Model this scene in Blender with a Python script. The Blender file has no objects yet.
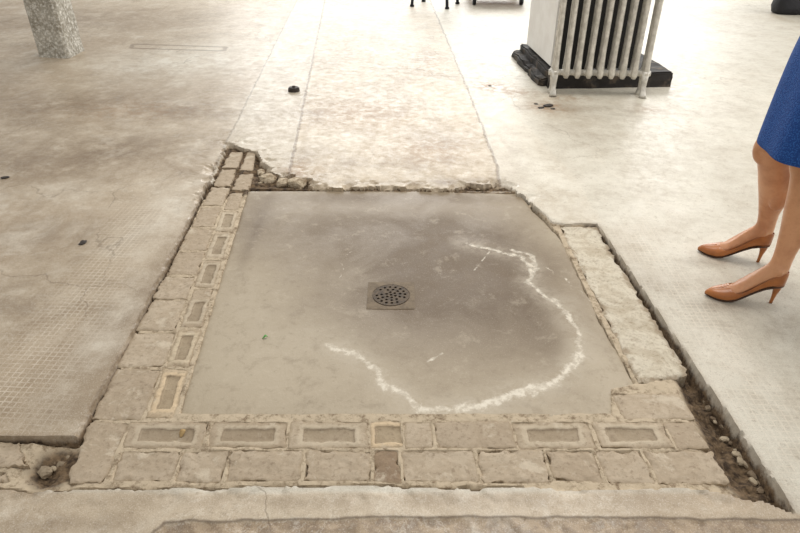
import bpy, bmesh, math, random
import numpy as np
from mathutils import Vector, Matrix

random.seed(4)
scn = bpy.context.scene
try:
    scn.view_settings.view_transform = 'Standard'
except Exception:
    pass

# ------------------------------------------------------------------ camera calibration
CH = 1.25                      # eye height (m)
FP = 620.0                     # focal length in px
PITCH = math.radians(31.77)
CP, SP = math.cos(PITCH), math.sin(PITCH)
cam_d = bpy.data.cameras.new("camera")
cam = bpy.data.objects.new("camera", cam_d)
scn.collection.objects.link(cam)
cam.location = (0, 0, CH)
cam.rotation_euler = (math.radians(90) - PITCH, 0, 0)
cam_d.sensor_width = 36
cam_d.lens = FP / 800 * 36
cam_d.clip_start = 0.02
scn.camera = cam

def G(px, py, z=0.0):
    """survey: plan position of a floor mark measured in the photograph"""
    u = (px - 400) / FP; v = (py - 266.5) / FP
    t = (CH - z) / (SP + v * CP)
    return (u * t, t * (CP - v * SP))
def GL(pts, z=0.0):
    return [G(a, b, z) for a, b in pts]

# ------------------------------------------------------------------ noise + sdf helpers
rng = np.random.RandomState(7)
TAB = rng.rand(256, 256)
def vnoise(x, y):
    xi = np.floor(x).astype(int); yi = np.floor(y).astype(int)
    fx = x - xi; fy = y - yi
    fx = fx * fx * (3 - 2 * fx); fy = fy * fy * (3 - 2 * fy)
    a = TAB[xi % 256, yi % 256]; b = TAB[(xi + 1) % 256, yi % 256]
    c = TAB[xi % 256, (yi + 1) % 256]; d = TAB[(xi + 1) % 256, (yi + 1) % 256]
    return (a * (1 - fx) + b * fx) * (1 - fy) + (c * (1 - fx) + d * fx) * fy
def fbm(x, y, s, o=4, off=0.0):
    x = np.asarray(x, float); y = np.asarray(y, float)
    x, y = x * .83 + y * .56, y * .83 - x * .56
    r = 0; a = 0.5; t = 0
    for i in range(o):
        r = r + a * vnoise(x * s + off + 17.3 * i + 100, y * s + off * 1.7 + 5.1 * i + 100)
        t += a; a *= 0.5; s *= 2.03
    return r / t - 0.5
def seg_dist(X, Y, a, b):
    ax, ay = a; bx, by = b
    dx, dy = bx - ax, by - ay
    L = dx * dx + dy * dy + 1e-12
    t = np.clip(((X - ax) * dx + (Y - ay) * dy) / L, 0, 1)
    return np.hypot(X - ax - t * dx, Y - ay - t * dy)
def line_dist(X, Y, pts):
    d = np.full(X.shape, 1e9)
    for a, b in zip(pts[:-1], pts[1:]):
        d = np.minimum(d, seg_dist(X, Y, a, b))
    return d
def poly_sdf(X, Y, pts):
    d = line_dist(X, Y, pts + [pts[0]])
    ins = np.zeros(X.shape, bool)
    n = len(pts)
    for i in range(n):
        x1, y1 = pts[i]; x2, y2 = pts[(i + 1) % n]
        if y1 == y2: continue
        c = ((y1 > Y) != (y2 > Y)) & (X < (x2 - x1) * (Y - y1) / (y2 - y1) + x1)
        ins ^= c
    return np.where(ins, -d, d)
def sstep(a, b, x):
    t = np.clip((x - a) / (b - a), 0, 1)
    return t * t * (3 - 2 * t)
def gauss(X, Y, spots, z=0.0):
    r = np.zeros(X.shape)
    for px, py, rx, ry, amp in spots:
        cx, cy = G(px, py, z)
        pm = (py + 117.5) * CP / CH
        rat = (py + 117.5) * CP / FP
        sx = rx / pm; sy = ry / (pm * rat)
        r += amp * np.exp(-((X - cx) / sx) ** 2 - ((Y - cy) / sy) ** 2)
    return r

# ------------------------------------------------------------------ material helper
def s(r, g, b):
    def c(v):
        v /= 255.0
        return v / 12.92 if v <= 0.04045 else ((v + 0.055) / 1.055) ** 2.4
    return (c(r), c(g), c(b), 1)
class M:
    def __init__(self, name):
        self.m = bpy.data.materials.new(name); self.m.use_nodes = True
        self.nt = self.m.node_tree
        self.b = self.nt.nodes["Principled BSDF"]
        self.tc = self.nt.nodes.new("ShaderNodeTexCoord")
        self.obj = self.tc.outputs["Object"]
        self.sk = self.skew(self.obj)
    def n(self, t): return self.nt.nodes.new(t)
    def skew(self, sock):
        """tilt the sampling plane so flat floors never cut the noise lattice squarely"""
        a = self.n("ShaderNodeMapping"); a.inputs["Rotation"].default_value = (.53, .41, .37)
        a.inputs["Location"].default_value = (1.7, 2.3, 3.1)
        self.nt.links.new(sock, a.inputs["Vector"]); return a.outputs[0]
    def set(self, sock, v):
        if isinstance(v, bpy.types.NodeSocket): self.nt.links.new(v, sock)
        else:
            try: sock.default_value = v
            except Exception: sock.default_value = (v, v, v, 1)
    def attr(self, name):
        a = self.n("ShaderNodeAttribute"); a.attribute_name = name; return a.outputs["Fac"]
    def noise(self, sc, det=4, rough=0.55, dist=0.0, vec=None):
        a = self.n("ShaderNodeTexNoise"); a.inputs["Scale"].default_value = sc
        a.inputs["Detail"].default_value = det; a.inputs["Roughness"].default_value = rough
        a.inputs["Distortion"].default_value = dist
        self.nt.links.new(vec or self.sk, a.inputs["Vector"]); return a.outputs["Fac"]
    def voro(self, sc, vec=None, feat='F1', out="Distance"):
        a = self.n("ShaderNodeTexVoronoi"); a.feature = feat; a.inputs["Scale"].default_value = sc
        self.nt.links.new(vec or self.sk, a.inputs["Vector"]); return a.outputs[out]
    def map(self, rot=0.0, scale=(1, 1, 1), loc=(0, 0, 0)):
        a = self.n("ShaderNodeMapping"); a.inputs["Rotation"].default_value = (0, 0, rot)
        a.inputs["Scale"].default_value = scale; a.inputs["Location"].default_value = loc
        self.nt.links.new(self.obj, a.inputs["Vector"]); return a.outputs[0]
    def ma(self, op, a, b=0.0, clamp=False):
        k = self.n("ShaderNodeMath"); k.operation = op; k.use_clamp = clamp
        self.set(k.inputs[0], a); self.set(k.inputs[1], b); return k.outputs[0]
    def rng(self, v, a, b, c=0.0, d=1.0):
        k = self.n("ShaderNodeMapRange"); k.interpolation_type = 'SMOOTHSTEP'
        self.set(k.inputs[0], v)
        if a > b: a, b, c, d = b, a, d, c
        for i, q in enumerate((a, b, c, d)): k.inputs[i + 1].default_value = q
        return k.outputs[0]
    def mix(self, f, a, b, mode='MIX'):
        k = self.n("ShaderNodeMix"); k.data_type = 'RGBA'; k.blend_type = mode
        self.set(k.inputs[0], f); self.set(k.inputs[6], a); self.set(k.inputs[7], b); return k.outputs[2]
    def bump(self, h, st=0.4, dist=0.01, nrm=None):
        k = self.n("ShaderNodeBump"); k.inputs["Strength"].default_value = st
        k.inputs["Distance"].default_value = dist
        self.set(k.inputs["Height"], h)
        if nrm: self.nt.links.new(nrm, k.inputs["Normal"])
        return k.outputs[0]
    def out(self, col, rough=0.7, nrm=None, metal=0.0, spec=None):
        self.set(self.b.inputs["Base Color"], col)
        self.set(self.b.inputs["Roughness"], rough)
        self.b.inputs["Metallic"].default_value = metal
        if spec is not None: self.b.inputs["Specular IOR Level"].default_value = spec
        if nrm: self.nt.links.new(nrm, self.b.inputs["Normal"])
        return self.m

# ------------------------------------------------------------------ object helpers
def link(o, parent=None):
    scn.collection.objects.link(o)
    if parent: o.parent = parent
    return o
def top(o, label, cat, group=None, kind=None):
    o["label"] = label; o["category"] = cat
    if group: o["group"] = group
    if kind: o["kind"] = kind
    return o
def empty(name, loc):
    o = bpy.data.objects.new(name, None); o.location = loc; o.empty_display_size = 0.1
    return link(o)
def mesh_obj(name, verts, faces, mat=None, parent=None, smooth=True, loc=None, sharp=None):
    me = bpy.data.meshes.new(name)
    me.from_pydata([tuple(map(float, v)) for v in verts], [], faces); me.update()
    if smooth:
        me.polygons.foreach_set("use_smooth", [True] * len(me.polygons))
    if sharp: me.set_sharp_from_angle(angle=math.radians(sharp))
    if mat: me.materials.append(mat)
    o = bpy.data.objects.new(name, me)
    if loc is not None: o.location = loc
    return link(o, parent)
def bm_obj(name, bm, mat=None, parent=None, smooth=False, loc=None):
    bmesh.ops.recalc_face_normals(bm, faces=bm.faces)
    me = bpy.data.meshes.new(name); bm.to_mesh(me); bm.free()
    if smooth: me.polygons.foreach_set("use_smooth", [True] * len(me.polygons))
    if mat: me.materials.append(mat)
    o = bpy.data.objects.new(name, me)
    if loc is not None: o.location = loc
    return link(o, parent)
def add_attr(me, name, arr):
    a = me.attributes.new(name, 'FLOAT', 'POINT')
    a.data.foreach_set("value", np.asarray(arr, dtype=np.float32).ravel())
def grid_faces(nr, nc):
    i = np.arange(nr - 1)[:, None] * nc + np.arange(nc - 1)[None, :]
    return np.stack([i, i + 1, i + nc + 1, i + nc], -1).reshape(-1, 4)
def loft(rings, closed=True, cap=True):
    n = len(rings[0]); V = [p for r in rings for p in r]; F = []
    for i in range(len(rings) - 1):
        for j in range(n if closed else n - 1):
            k = (j + 1) % n
            F.append((i * n + j, i * n + k, (i + 1) * n + k, (i + 1) * n + j))
    if cap:
        F.append(tuple(range(n - 1, -1, -1)))
        m = (len(rings) - 1) * n
        F.append(tuple(range(m, m + n)))
    return V, F
class Bag:
    def __init__(self): self.V = []; self.F = []
    def add(self, vf):
        V, F = vf; o = len(self.V); self.V += [Vector(v) for v in V]
        self.F += [tuple(i + o for i in f) for f in F]
def tube(pts, rad, n=12, up=Vector((0, 0, 1))):
    pts = [Vector(p) for p in pts]; rings = []
    for i, p in enumerate(pts):
        a = pts[max(i - 1, 0)]; b = pts[min(i + 1, len(pts) - 1)]
        d = (b - a).normalized()
        u = up if abs(d.dot(up)) < 0.9 else Vector((1, 0, 0)) if abs(d.x) < .9 else Vector((0, 1, 0))
        x = d.cross(u).normalized(); y = x.cross(d).normalized()
        r = rad[i] if isinstance(rad, (list, tuple)) else rad
        ra, rb = r if isinstance(r, (list, tuple)) else (r, r)
        rings.append([p + x * ra * math.cos(t) + y * rb * math.sin(t)
                      for t in [2 * math.pi * k / n for k in range(n)]])
    return loft(rings)
def ellipsoid(c, r, n=16, m=10, fx=Vector((1, 0, 0)), fy=Vector((0, 1, 0)), fz=Vector((0, 0, 1))):
    c = Vector(c); rings = []
    for i in range(m + 1):
        a = -math.pi / 2 + math.pi * (i + 0.02 + (-0.04 * i / m)) / m
        rings.append([c + fx * r[0] * math.cos(a) * math.cos(t) + fy * r[1] * math.cos(a) * math.sin(t) + fz * r[2] * math.sin(a)
                      for t in [2 * math.pi * k / n for k in range(n)]])
    return loft(rings)

ANG = math.atan2(-0.0617, 1.0)     # the building grid is turned ~3.5 deg from the view axis
YD = Vector((-0.0617, 1, 0)).normalized(); XD = Vector((1, 0.0, 0))

# ================================================================== CENTRE SLAB
ZS = -0.016
tlc, blc = G(248, 191, ZS), G(178, 419, ZS)
RB = [G(522, 196, ZS), G(532, 210, ZS), G(560, 238, ZS), G(600, 322, ZS), G(637, 388, ZS), G(612, 394, ZS), G(613, 419, ZS)]
RB = RB[::-1]
yv = np.arange(blc[1], tlc[1], .006); ns = 230
ry = [p[1] for p in RB]; rx = [p[0] for p in RB]
xr = np.interp(yv, ry, rx); xl = np.interp(yv, [blc[1], tlc[1]], [blc[0], tlc[0]])
xr = xr + fbm(yv, yv * 0, 20, 3) * .012; xl = xl + fbm(yv, yv * 0 + 9, 20, 3) * .010
S = np.linspace(0, 1, ns)[None, :]
SX = xl[:, None] * (1 - S) + xr[:, None] * S
SY = np.repeat(yv[:, None], ns, 1)
endw = sstep(.1, 0, (SY - blc[1])) - sstep(.1, 0, (tlc[1] - SY))
SY = SY + endw * fbm(SX, SX * 0 + 3, 12, 3) * .012
dc = G(391, 295, ZS - .006)
rd = np.hypot(SX - dc[0], SY - dc[1])
SZ = ZS - .008 * np.exp(-(rd / .35) ** 2) + fbm(SX, SY, 4, 3) * .003
edge = np.minimum(np.minimum(SX - xl[:, None], xr[:, None] - SX), np.minimum(SY - blc[1], tlc[1] - SY))
SZ = SZ - .003 * np.exp(-np.clip(edge, 0, 1) / .004)
SZ = np.where(rd < .060, SZ - .05, SZ)
nr, nc = SX.shape
Vt = np.stack([SX, SY, SZ], -1).reshape(-1, 3); Ft = grid_faces(nr, nc).tolist()
bd = [j for j in range(nc)] + [i * nc + nc - 1 for i in range(1, nr)] + [(nr - 1) * nc + j for j in range(nc - 2, -1, -1)] + [i * nc for i in range(nr - 2, 0, -1)]
base = len(Vt); Vb = Vt[bd].copy(); Vb[:, 2] = -.10
for i in range(len(bd)):
    k = (i + 1) % len(bd); Ft.append((bd[k], bd[i], base + i, base + k))
Ft.append(tuple(base + i for i in range(len(bd) - 1, -1, -1)))
Vall = np.vstack([Vt, Vb])
slab = mesh_obj("concrete_slab", Vall, Ft, sharp=40)
top(slab, "smooth grey-brown concrete slab with white mineral ring around drain", "concrete slab")
AX, AY = Vall[:, 0], Vall[:, 1]
RING = ((463, 242), (480, 246), (505, 252), (522, 258), (531, 268), (529, 283), (545, 294), (558, 302), (568, 318), (583, 340), (581, 358), (566, 377), (540, 387), (512, 391))
def jit(pts, z=ZS): return GL(list(pts), z)
jx = fbm(AX, AY, 11, 5, 2) * .06; jy = fbm(AX, AY, 11, 5, 11) * .06
BX, BY = AX + jx, AY + jy
d1 = line_dist(BX, BY, jit(RING)) / .009
d2 = line_dist(BX, BY, jit([(583, 345), (578, 364), (562, 380), (535, 389), (510, 393), (490, 402), (460, 408), (440, 407), (420, 408)])) / .016
d3 = line_dist(BX, BY, jit([(418, 406), (404, 394), (392, 388), (380, 382), (374, 368), (362, 358), (342, 351), (330, 346)])) / .013
d4 = line_dist(AX, AY, jit([(474, 270), (490, 251)])) / .004 + .35
d5 = line_dist(AX, AY, jit([(428, 361), (442, 353)])) / .007 + .35
d6 = line_dist(BX, BY, jit([(512, 250), (530, 256), (535, 268), (530, 276)])) / .011
d7 = line_dist(BX, BY, jit([(545, 268), (570, 282), (606, 322), (608, 332)])) / .006 + .65
d8 = line_dist(BX, BY, jit([(338, 276), (340, 262), (352, 250)])) / .005 + .7
rg_ = np.minimum.reduce([d1, d2, d3, d4, d5, d6, d7, d8])
add_attr(slab.data, "ring", rg_)
halo = line_dist(BX, BY, jit(list(RING) + [(490, 402), (460, 408), (420, 408), (392, 388), (374, 368), (342, 351)]))
add_attr(slab.data, "halo", halo)
add_attr(slab.data, "sdark", gauss(AX, AY, [(455, 258, 110, 42, 1.05), (400, 222, 160, 30, .6), (300, 240, 70, 40, .3), (510, 300, 60, 55, .6), (391, 297, 75, 36, .65), (440, 335, 120, 34, .35), (255, 215, 25, 25, .4), (400, 197, 160, 7, .6), (252, 240, 6, 40, .3), (545, 330, 20, 40, .3)], ZS))
add_attr(slab.data, "slight", gauss(AX, AY, [(260, 380, 110, 40, .5), (565, 232, 36, 18, .5), (430, 412, 140, 8, .3), (240, 310, 36, 46, .45), (610, 380, 30, 40, .5), (300, 340, 70, 30, .35), (350, 275, 26, 12, .2)], ZS))
m = M("slab_concrete")
n2 = m.noise(4, 11, .7, .5); n3 = m.noise(45, 5, .65); n4 = m.noise(260, 2, .6); nb = m.noise(13, 9, .75, .3)
c = m.mix(m.rng(n2, .35, .65), s(158, 143, 119), s(174, 160, 137))
c = m.mix(m.ma('MULTIPLY', m.attr("sdark"), m.rng(n2, .3, .65, .72, 1.05), True), c, s(102, 84, 61))
c = m.mix(m.ma('MULTIPLY', m.attr("slight"), m.rng(n2, .3, .65, 1.1, .5), True), c, s(194, 182, 160))
c = m.mix(m.rng(nb, .5, .66, 0, .30), c, s(116, 98, 74))
c = m.mix(m.rng(nb, .47, .33, 0, .24), c, s(198, 186, 164))
c = m.mix(m.rng(n3, .56, .72, 0, .28), c, s(114, 97, 74))
c = m.mix(m.rng(n4, .56, .72, 0, .22), c, s(204, 194, 175))
hal = m.ma('MULTIPLY', m.rng(m.attr("halo"), 0, .09, .34, 0), m.rng(nb, .36, .58))
c = m.mix(hal, c, s(210, 200, 181))
rn = m.noise(30, 9, .78, .4)
rr = m.ma('ADD', m.attr("ring"), m.ma('MULTIPLY', m.ma('SUBTRACT', rn, .5), 6.0))
c = m.mix(m.ma('MULTIPLY', m.rng(rr, .0, 1.25, .80, 0), m.rng(n3, .62, .42, .30, 1)), c, s(230, 222, 205))
slab.data.materials.append(m.out(c, m.rng(n2, .3, .7, .42, .6), m.bump(m.ma('ADD', n3, m.ma('MULTIPLY', n4, .4)), .25, .003)))

# ================================================================== BRICKS
def brick_mat(name, rim, tint, rimc=(212, 200, 176)):
    m = M(name)
    oi = m.n("ShaderNodeObjectInfo")
    vec = m.n("ShaderNodeVectorMath"); vec.operation = 'ADD'
    m.nt.links.new(m.sk, vec.inputs[0]); m.nt.links.new(oi.outputs["Random"], vec.inputs[1])
    v = vec.outputs[0]
    n2 = m.noise(10, 10, .74, .3, v); n3 = m.noise(70, 5, .7, 0, v)
    a, b = tint
    c = m.mix(m.rng(n2, .38, .62), s(*a), s(*b))
    c = m.mix(m.ma('MULTIPLY', oi.outputs["Random"], .4), c, s(152, 133, 110))
    c = m.mix(m.rng(n3, .53, .66, 0, .45), c, s(122, 103, 82))
    c = m.mix(m.rng(n2, .46, .34, 0, .6), c, s(212, 200, 179))
    c = m.mix(m.rng(n2, .54, .66, 0, .45), c, s(130, 110, 88))
    fr = m.attr("frog")
    if rim:
        rn = m.ma('ADD', m.ma('ABSOLUTE', m.ma('ADD', fr, -.006)), m.ma('MULTIPLY', m.ma('SUBTRACT', n3, .5), .024))
        c = m.mix(m.rng(rn, .002, .012, rim, 0), c, s(*rimc))
    fm = m.ma('ADD', fr, m.ma('MULTIPLY', m.ma('SUBTRACT', n2, .5), .020))
    c = m.mix(m.rng(fm, .002, -.006, 0, .42), c, s(130, 114, 90))
    c = m.mix(m.rng(m.ma('ABSOLUTE', m.ma('ADD', fr, .002)), .003, 0, 0, .45), c, s(108, 90, 69))
    e = m.ma('ADD', m.attr("edge"), m.ma('MULTIPLY', m.ma('SUBTRACT', n3, .5), .030))
    c = m.mix(m.rng(e, .009, 0, 0, .6), c, s(156, 138, 113))
    return m.out(c, .85, m.bump(m.ma('ADD', n3, n2), .45, .005))
BP = brick_mat("brick_plain", 0, ((172, 155, 132), (194, 179, 157)))
BR = brick_mat("brick_rimmed", .32, ((172, 155, 131), (194, 179, 156)))
BO = brick_mat("brick_cream_rim", .42, ((174, 155, 129), (196, 180, 154)), (220, 205, 176))
BOO = brick_mat("brick_orange_rim", .52, ((178, 158, 130), (202, 184, 156)), (224, 200, 164))
BD = brick_mat("brick_brown", 0, ((128, 106, 84), (160, 138, 112)))
bk = [0]; FOOT = []
def brick(q, frog=None, mat=BP, ztop=-.013, label="worn beige paving brick set in dirt", rough=1.0, name="paving_brick", cat="brick", group="paving bricks around the slab"):
    """q: corner marks TL,TR,BR,BL; frog: (x0,x1,y0,y1) fractions of the recessed panel"""
    bk[0] += 1; sd = bk[0] * 3.7
    P = [Vector((*G(a, b, ztop), 0)) for a, b in q]
    cen = sum(P, Vector()) / 4
    P = [p + Vector((random.uniform(-1, 1), random.uniform(-1, 1), 0)) * .0035 for p in P]
    FOOT.append([(p.x, p.y) for p in P])
    w = (P[1] - P[0]).length; h = (P[3] - P[0]).length
    nx = max(10, min(90, int(w / .004))); ny = max(10, min(110, int(h / .004)))
    U, T = np.meshgrid(np.linspace(0, 1, nx), np.linspace(0, 1, ny))
    def bl(k): return (P[0][k] * (1 - U) + P[1][k] * U) * (1 - T) + (P[3][k] * (1 - U) + P[2][k] * U) * T
    gx, gy = bl(0), bl(1)
    eu = np.minimum(U, 1 - U) * w; et = np.minimum(T, 1 - T) * h
    ew = np.minimum(eu, et)
    f = np.exp(-ew / .012)
    corner = np.clip(1 - np.hypot(eu, et) / .014, 0, 1)
    amt = .0050 * rough
    ox = -np.sign(U - .5) * np.exp(-eu / .010) * (np.clip(fbm(gx, gy, 34, 4, sd) * 3 + .1, 0, 1.2)) * amt * 1.4
    oy = np.sign(T - .5) * np.exp(-et / .010) * (np.clip(fbm(gx, gy, 34, 4, sd + 5) * 3 + .1, 0, 1.2)) * amt * 1.4
    cx = gx - cen.x; cy = gy - cen.y; sc = 1 - corner * .02 * (.3 + 2 * np.clip(fbm(gx, gy, 20, 2, sd + 4) + .3, 0, 1))
    gx = cen.x + cx * sc + ox; gy = cen.y + cy * sc + oy
    z = ztop + fbm(gx, gy, 14, 4, sd) * .003 * rough + fbm(gx, gy, 60, 2, sd) * .002 * rough
    z = z - .0014 * np.exp(-ew / .004)
    z -= f * sstep(.02, .14, fbm(gx, gy, 30, 3, sd + 9)) * .003 * rough
    z += (random.random() - .5) * .002 + (U - .5) * (random.random() - .5) * .003 + (T - .5) * (random.random() - .5) * .003
    fr = np.full(U.shape, .05)
    if frog:
        x0, x1, y0, y1 = frog
        fx = np.maximum(x0 - U, U - x1) * w; fy = np.maximum(y0 - T, T - y1) * h
        fr = np.maximum(fx, fy) + fbm(gx, gy, 40, 3, sd) * .012
        z -= .005 * sstep(.001, -.004, fr) * (.6 + .8 * np.clip(fbm(gx, gy, 9, 2, sd + 2) + .5, 0, 1))
    V = np.stack([gx - cen.x, gy - cen.y, z - ztop], -1).reshape(-1, 3)
    F = grid_faces(ny, nx)[:, ::-1].tolist()
    bd = [j for j in range(nx)] + [i * nx + nx - 1 for i in range(1, ny)] + [(ny - 1) * nx + j for j in range(nx - 2, -1, -1)] + [i * nx for i in range(ny - 2, 0, -1)]
    b0 = len(V); Vb = V[bd].copy(); Vb[:, 2] = -.055
    for i in range(len(bd)):
        k = (i + 1) % len(bd); F.append((bd[i], bd[k], b0 + k, b0 + i))
    F.append(tuple(b0 + i for i in range(len(bd))))
    o = mesh_obj(name, np.vstack([V, Vb]), F, mat, loc=(cen.x, cen.y, ztop), sharp=50)
    add_attr(o.data, "frog", np.concatenate([fr.ravel(), np.full(len(bd), .05)]))
    add_attr(o.data, "edge", np.concatenate([ew.ravel(), np.zeros(len(bd))]))
    return top(o, label, cat, group)
def rowq(x0, x1, y0, y1):
    def sh(x, y): return x + (x - 355) * (y - y0) / (y0 + 118)
    return [(x0, y0), (x1, y0), (sh(x1, y1), y1), (sh(x0, y1), y1)]
FR = (.17, .83, .27, .76)
LF = "beige paving brick with a recessed rectangular panel"
LB = "worn beige paving brick set in dirt"
for x0, x1, fg, mt in [(131, 211, FR, BR), (212.2, 289.3, FR, BR), (290.3, 367.3, FR, BR), (368.3, 402, (.16, 1.2, .2, .8), BOO), (403.5, 431.5, None, BP),
                       (432.7, 510, None, BP), (511, 587, FR, BR), (588, 660.7, FR, BR)]:
    lab = LF if fg else LB
    if mt is BOO: lab = "half paving brick with an orange-cream rimmed recess"
    brick(rowq(x0, x1, 420.5, 448.5), fg, mt, label=lab)
brick(rowq(661.8, 694, 420.5, 448.5))
brick(rowq(611, 680, 393, 418.8))
for x0, x1, mt in [(122, 181.5, BP), (182.7, 229.7, BP), (230.9, 303.5, BP), (304.7, 370.5, BP), (372, 399.5, BD), (400.8, 473.5, BP), (474.7, 543.7, BP), (544.8, 592.5, BP), (593.7, 640.7, BP), (641.8, 712, BP)]:
    dy = random.uniform(-1.0, 1.5)
    brick(rowq(x0, x1, 450, 483.5 + dy), None, mt, rough=1.7, ztop=-.014,
          label="broken brown brick fragment in the paving row" if mt is BD else LB)
def li(y): return 178 + (248 - 178) * (419 - y) / (419 - 191) - 3          # slab side
def lm(y): return 144 + (229 - 144) * (419 - y) / (419 - 191)
def lo(y): return 84 + (204 - 84) * (419 - y) / (419 - 191) + 5
def colq(fa, fb, y0, y1, g=.5):
    return [(fa(y0) + g, y0), (fb(y0) - g, y0), (fb(y1) - g, y1), (fa(y1) + g, y1)]
FV = (.26, .76, .17, .83)
for y0, y1, mt, fg in [(368, 418.5, BOO, FV), (329, 367, BO, FV), (289, 328, BR, (.26, .76, .35, .85)), (260, 288, BR, FV), (232, 259, BR, FV), (211, 231.2, BR, FV), (193, 210, BP, None)]:
    brick(colq(lm, li, y0, y1), fg, mt, label=("paving brick with a cream rimmed rectangular recess" if mt in (BO, BOO) else LF) if fg else LB)
brick([(88, 422), (130, 422), (104, 484), (64, 484)], None, BP, rough=1.3)
for y0, y1 in [(368, 420.7), (332, 367), (300, 331), (276, 299), (252, 275), (228, 251), (207, 227), (187, 206), (169, 186), (152, 168)]:
    brick(colq(lo, lm, y0, y1), None, BP, rough=1.4)
brick([(247, 152), (256, 152), (252, 170), (239.5, 170)], None, BP)
brick([(239, 174), (254, 174), (248, 190), (232, 190)], None, BP, rough=1.6)
for q, r in [([(-52, 441), (20, 441), (28, 466), (-50, 468)], 2.4), ([(-40, 471), (6, 470), (12, 484), (-44, 484)], 2.4)]:
    brick(q, None, BP, rough=r, ztop=-.012, label="broken chunk of beige concrete in the dirt", name="concrete_chunk", cat="concrete chunk", group="broken concrete chunks")
m = M("pale_mortar")
n2 = m.noise(9, 10, .75, .4); n3 = m.noise(80, 5, .7)
c = m.mix(m.rng(n2, .38, .62), s(190, 178, 156), s(218, 210, 191))
c = m.mix(m.rng(n3, .50, .66, 0, .5), c, s(148, 130, 106))
c = m.mix(m.rng(n2, .54, .66, 0, .55), c, s(150, 131, 106))
c = m.mix(m.rng(m.ma('ADD', m.attr("edge"), m.ma('MULTIPLY', m.ma('SUBTRACT', n2, .5), .12)), .022, 0, 0, .65), c, s(142, 122, 97))
PM = m.out(c, .85, m.bump(m.ma('ADD', n3, n2), .7, .006))
brick([(558, 226), (596, 226), (692, 376), (638, 384)], None, PM, rough=2.2, ztop=-.013, label="pale rough mortar strip beside the slab", name="mortar_strip", cat="mortar strip", group="")

# ================================================================== FLOOR
xs = np.unique(np.concatenate([np.arange(-10, -4, .3), np.arange(-4, -1.3, .04), np.arange(-1.3, 1.15, .0062),
                               np.arange(1.15, 4.2, .04), np.arange(4.2, 10, .3)]).round(5))
ys = np.unique(np.concatenate([np.arange(-2, .7, .2), np.arange(.7, 3.4, .0062),
                               np.arange(3.4, 9, .04), np.arange(9, 15, .3)]).round(5))
X, Y = np.meshgrid(xs, ys)
PIT = GL([(228, 143), (200, 198), (150, 297), (110, 375), (76, 437), (32, 436), (-30, 436), (-60, 438), (-60, 486), (12, 488), (30, 492), (80, 488), (130, 490),
          (200, 487), (300, 486), (390, 485), (450, 487), (520, 486), (600, 488), (690, 487), (735, 494), (770, 503), (798, 514),
          (760, 460), (700, 373), (650, 300), (597, 223), (566, 224), (552, 222), (545, 214), (533, 205), (526, 196), (515, 191), (508, 185), (497, 183), (484, 186), (470, 183),
          (458, 187), (440, 189), (380, 186), (340, 188), (312, 186), (307, 178), (296, 180), (292, 174), (284, 178), (272, 172), (262, 164), (257, 152), (243, 148)])
d_pit = poly_sdf(X, Y, PIT)
rough_top = sstep(2.5, 2.65, Y) + 0.35 * sstep(1.06, 1.0, Y) + 0.10
d_pitn = d_pit + fbm(X, Y, 17, 5) * 0.040 * rough_top + fbm(X, Y, 60, 2) * (.005 + .014 * sstep(2.5, 2.65, Y))
zones = {}
zones["pit"] = d_pitn
RUN = GL([(286, 190), (500, 190), (497, 165), (470, 95), (430, 0), (412, -50), (341, -50), (325, 0)])
zones["runner"] = poly_sdf(X, Y, RUN)
LEFT = GL([(225, 145), (297, 0), (322, -50), (-900, -50), (-3200, 434), (78, 437), (110, 375), (150, 297), (200, 198)])
zones["leftz"] = poly_sdf(X, Y, LEFT)
BAND = GL([(225, 145), (297, 0), (322, -50), (341, -50), (325, 0), (286, 190), (250, 190)])
zones["band"] = poly_sdf(X, Y, BAND)
zones["patch"] = poly_sdf(X, Y, GL([(500, 180), (497, 165), (474, 105), (500, 96), (530, 130), (575, 175), (600, 222), (566, 224), (545, 214), (526, 196)]))
fz = poly_sdf(X, Y, GL([(164, 522), (300, 519), (440, 516), (560, 517), (800, 519), (1700, 524), (1500, 900), (100, 900), (152, 533)])) + fbm(X, Y, 18, 4, 8) * .014
zones["frontz"] = fz
zones["frontbase"] = poly_sdf(X, Y, GL([(-2000, 436), (80, 437), (40, 492), (740, 492), (800, 514), (2000, 590), (2000, 1200), (-2000, 1200)]))
TILES = [GL([(50, 300), (120, 205), (172, 200), (118, 300), (60, 400), (-60, 420)]), GL([(-300, 390), (60, 360), (50, 434), (-400, 434)]),
         GL([(605, 222), (650, 222), (830, 440), (800, 505)])]
tl = np.full(X.shape, 1e9)
for t in TILES: tl = np.minimum(tl, poly_sdf(X, Y, t))
zones["tile"] = tl
zones["cut"] = poly_sdf(X, Y, GL([(133, 44), (226, 47), (224, 51), (131, 48)]))
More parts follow.
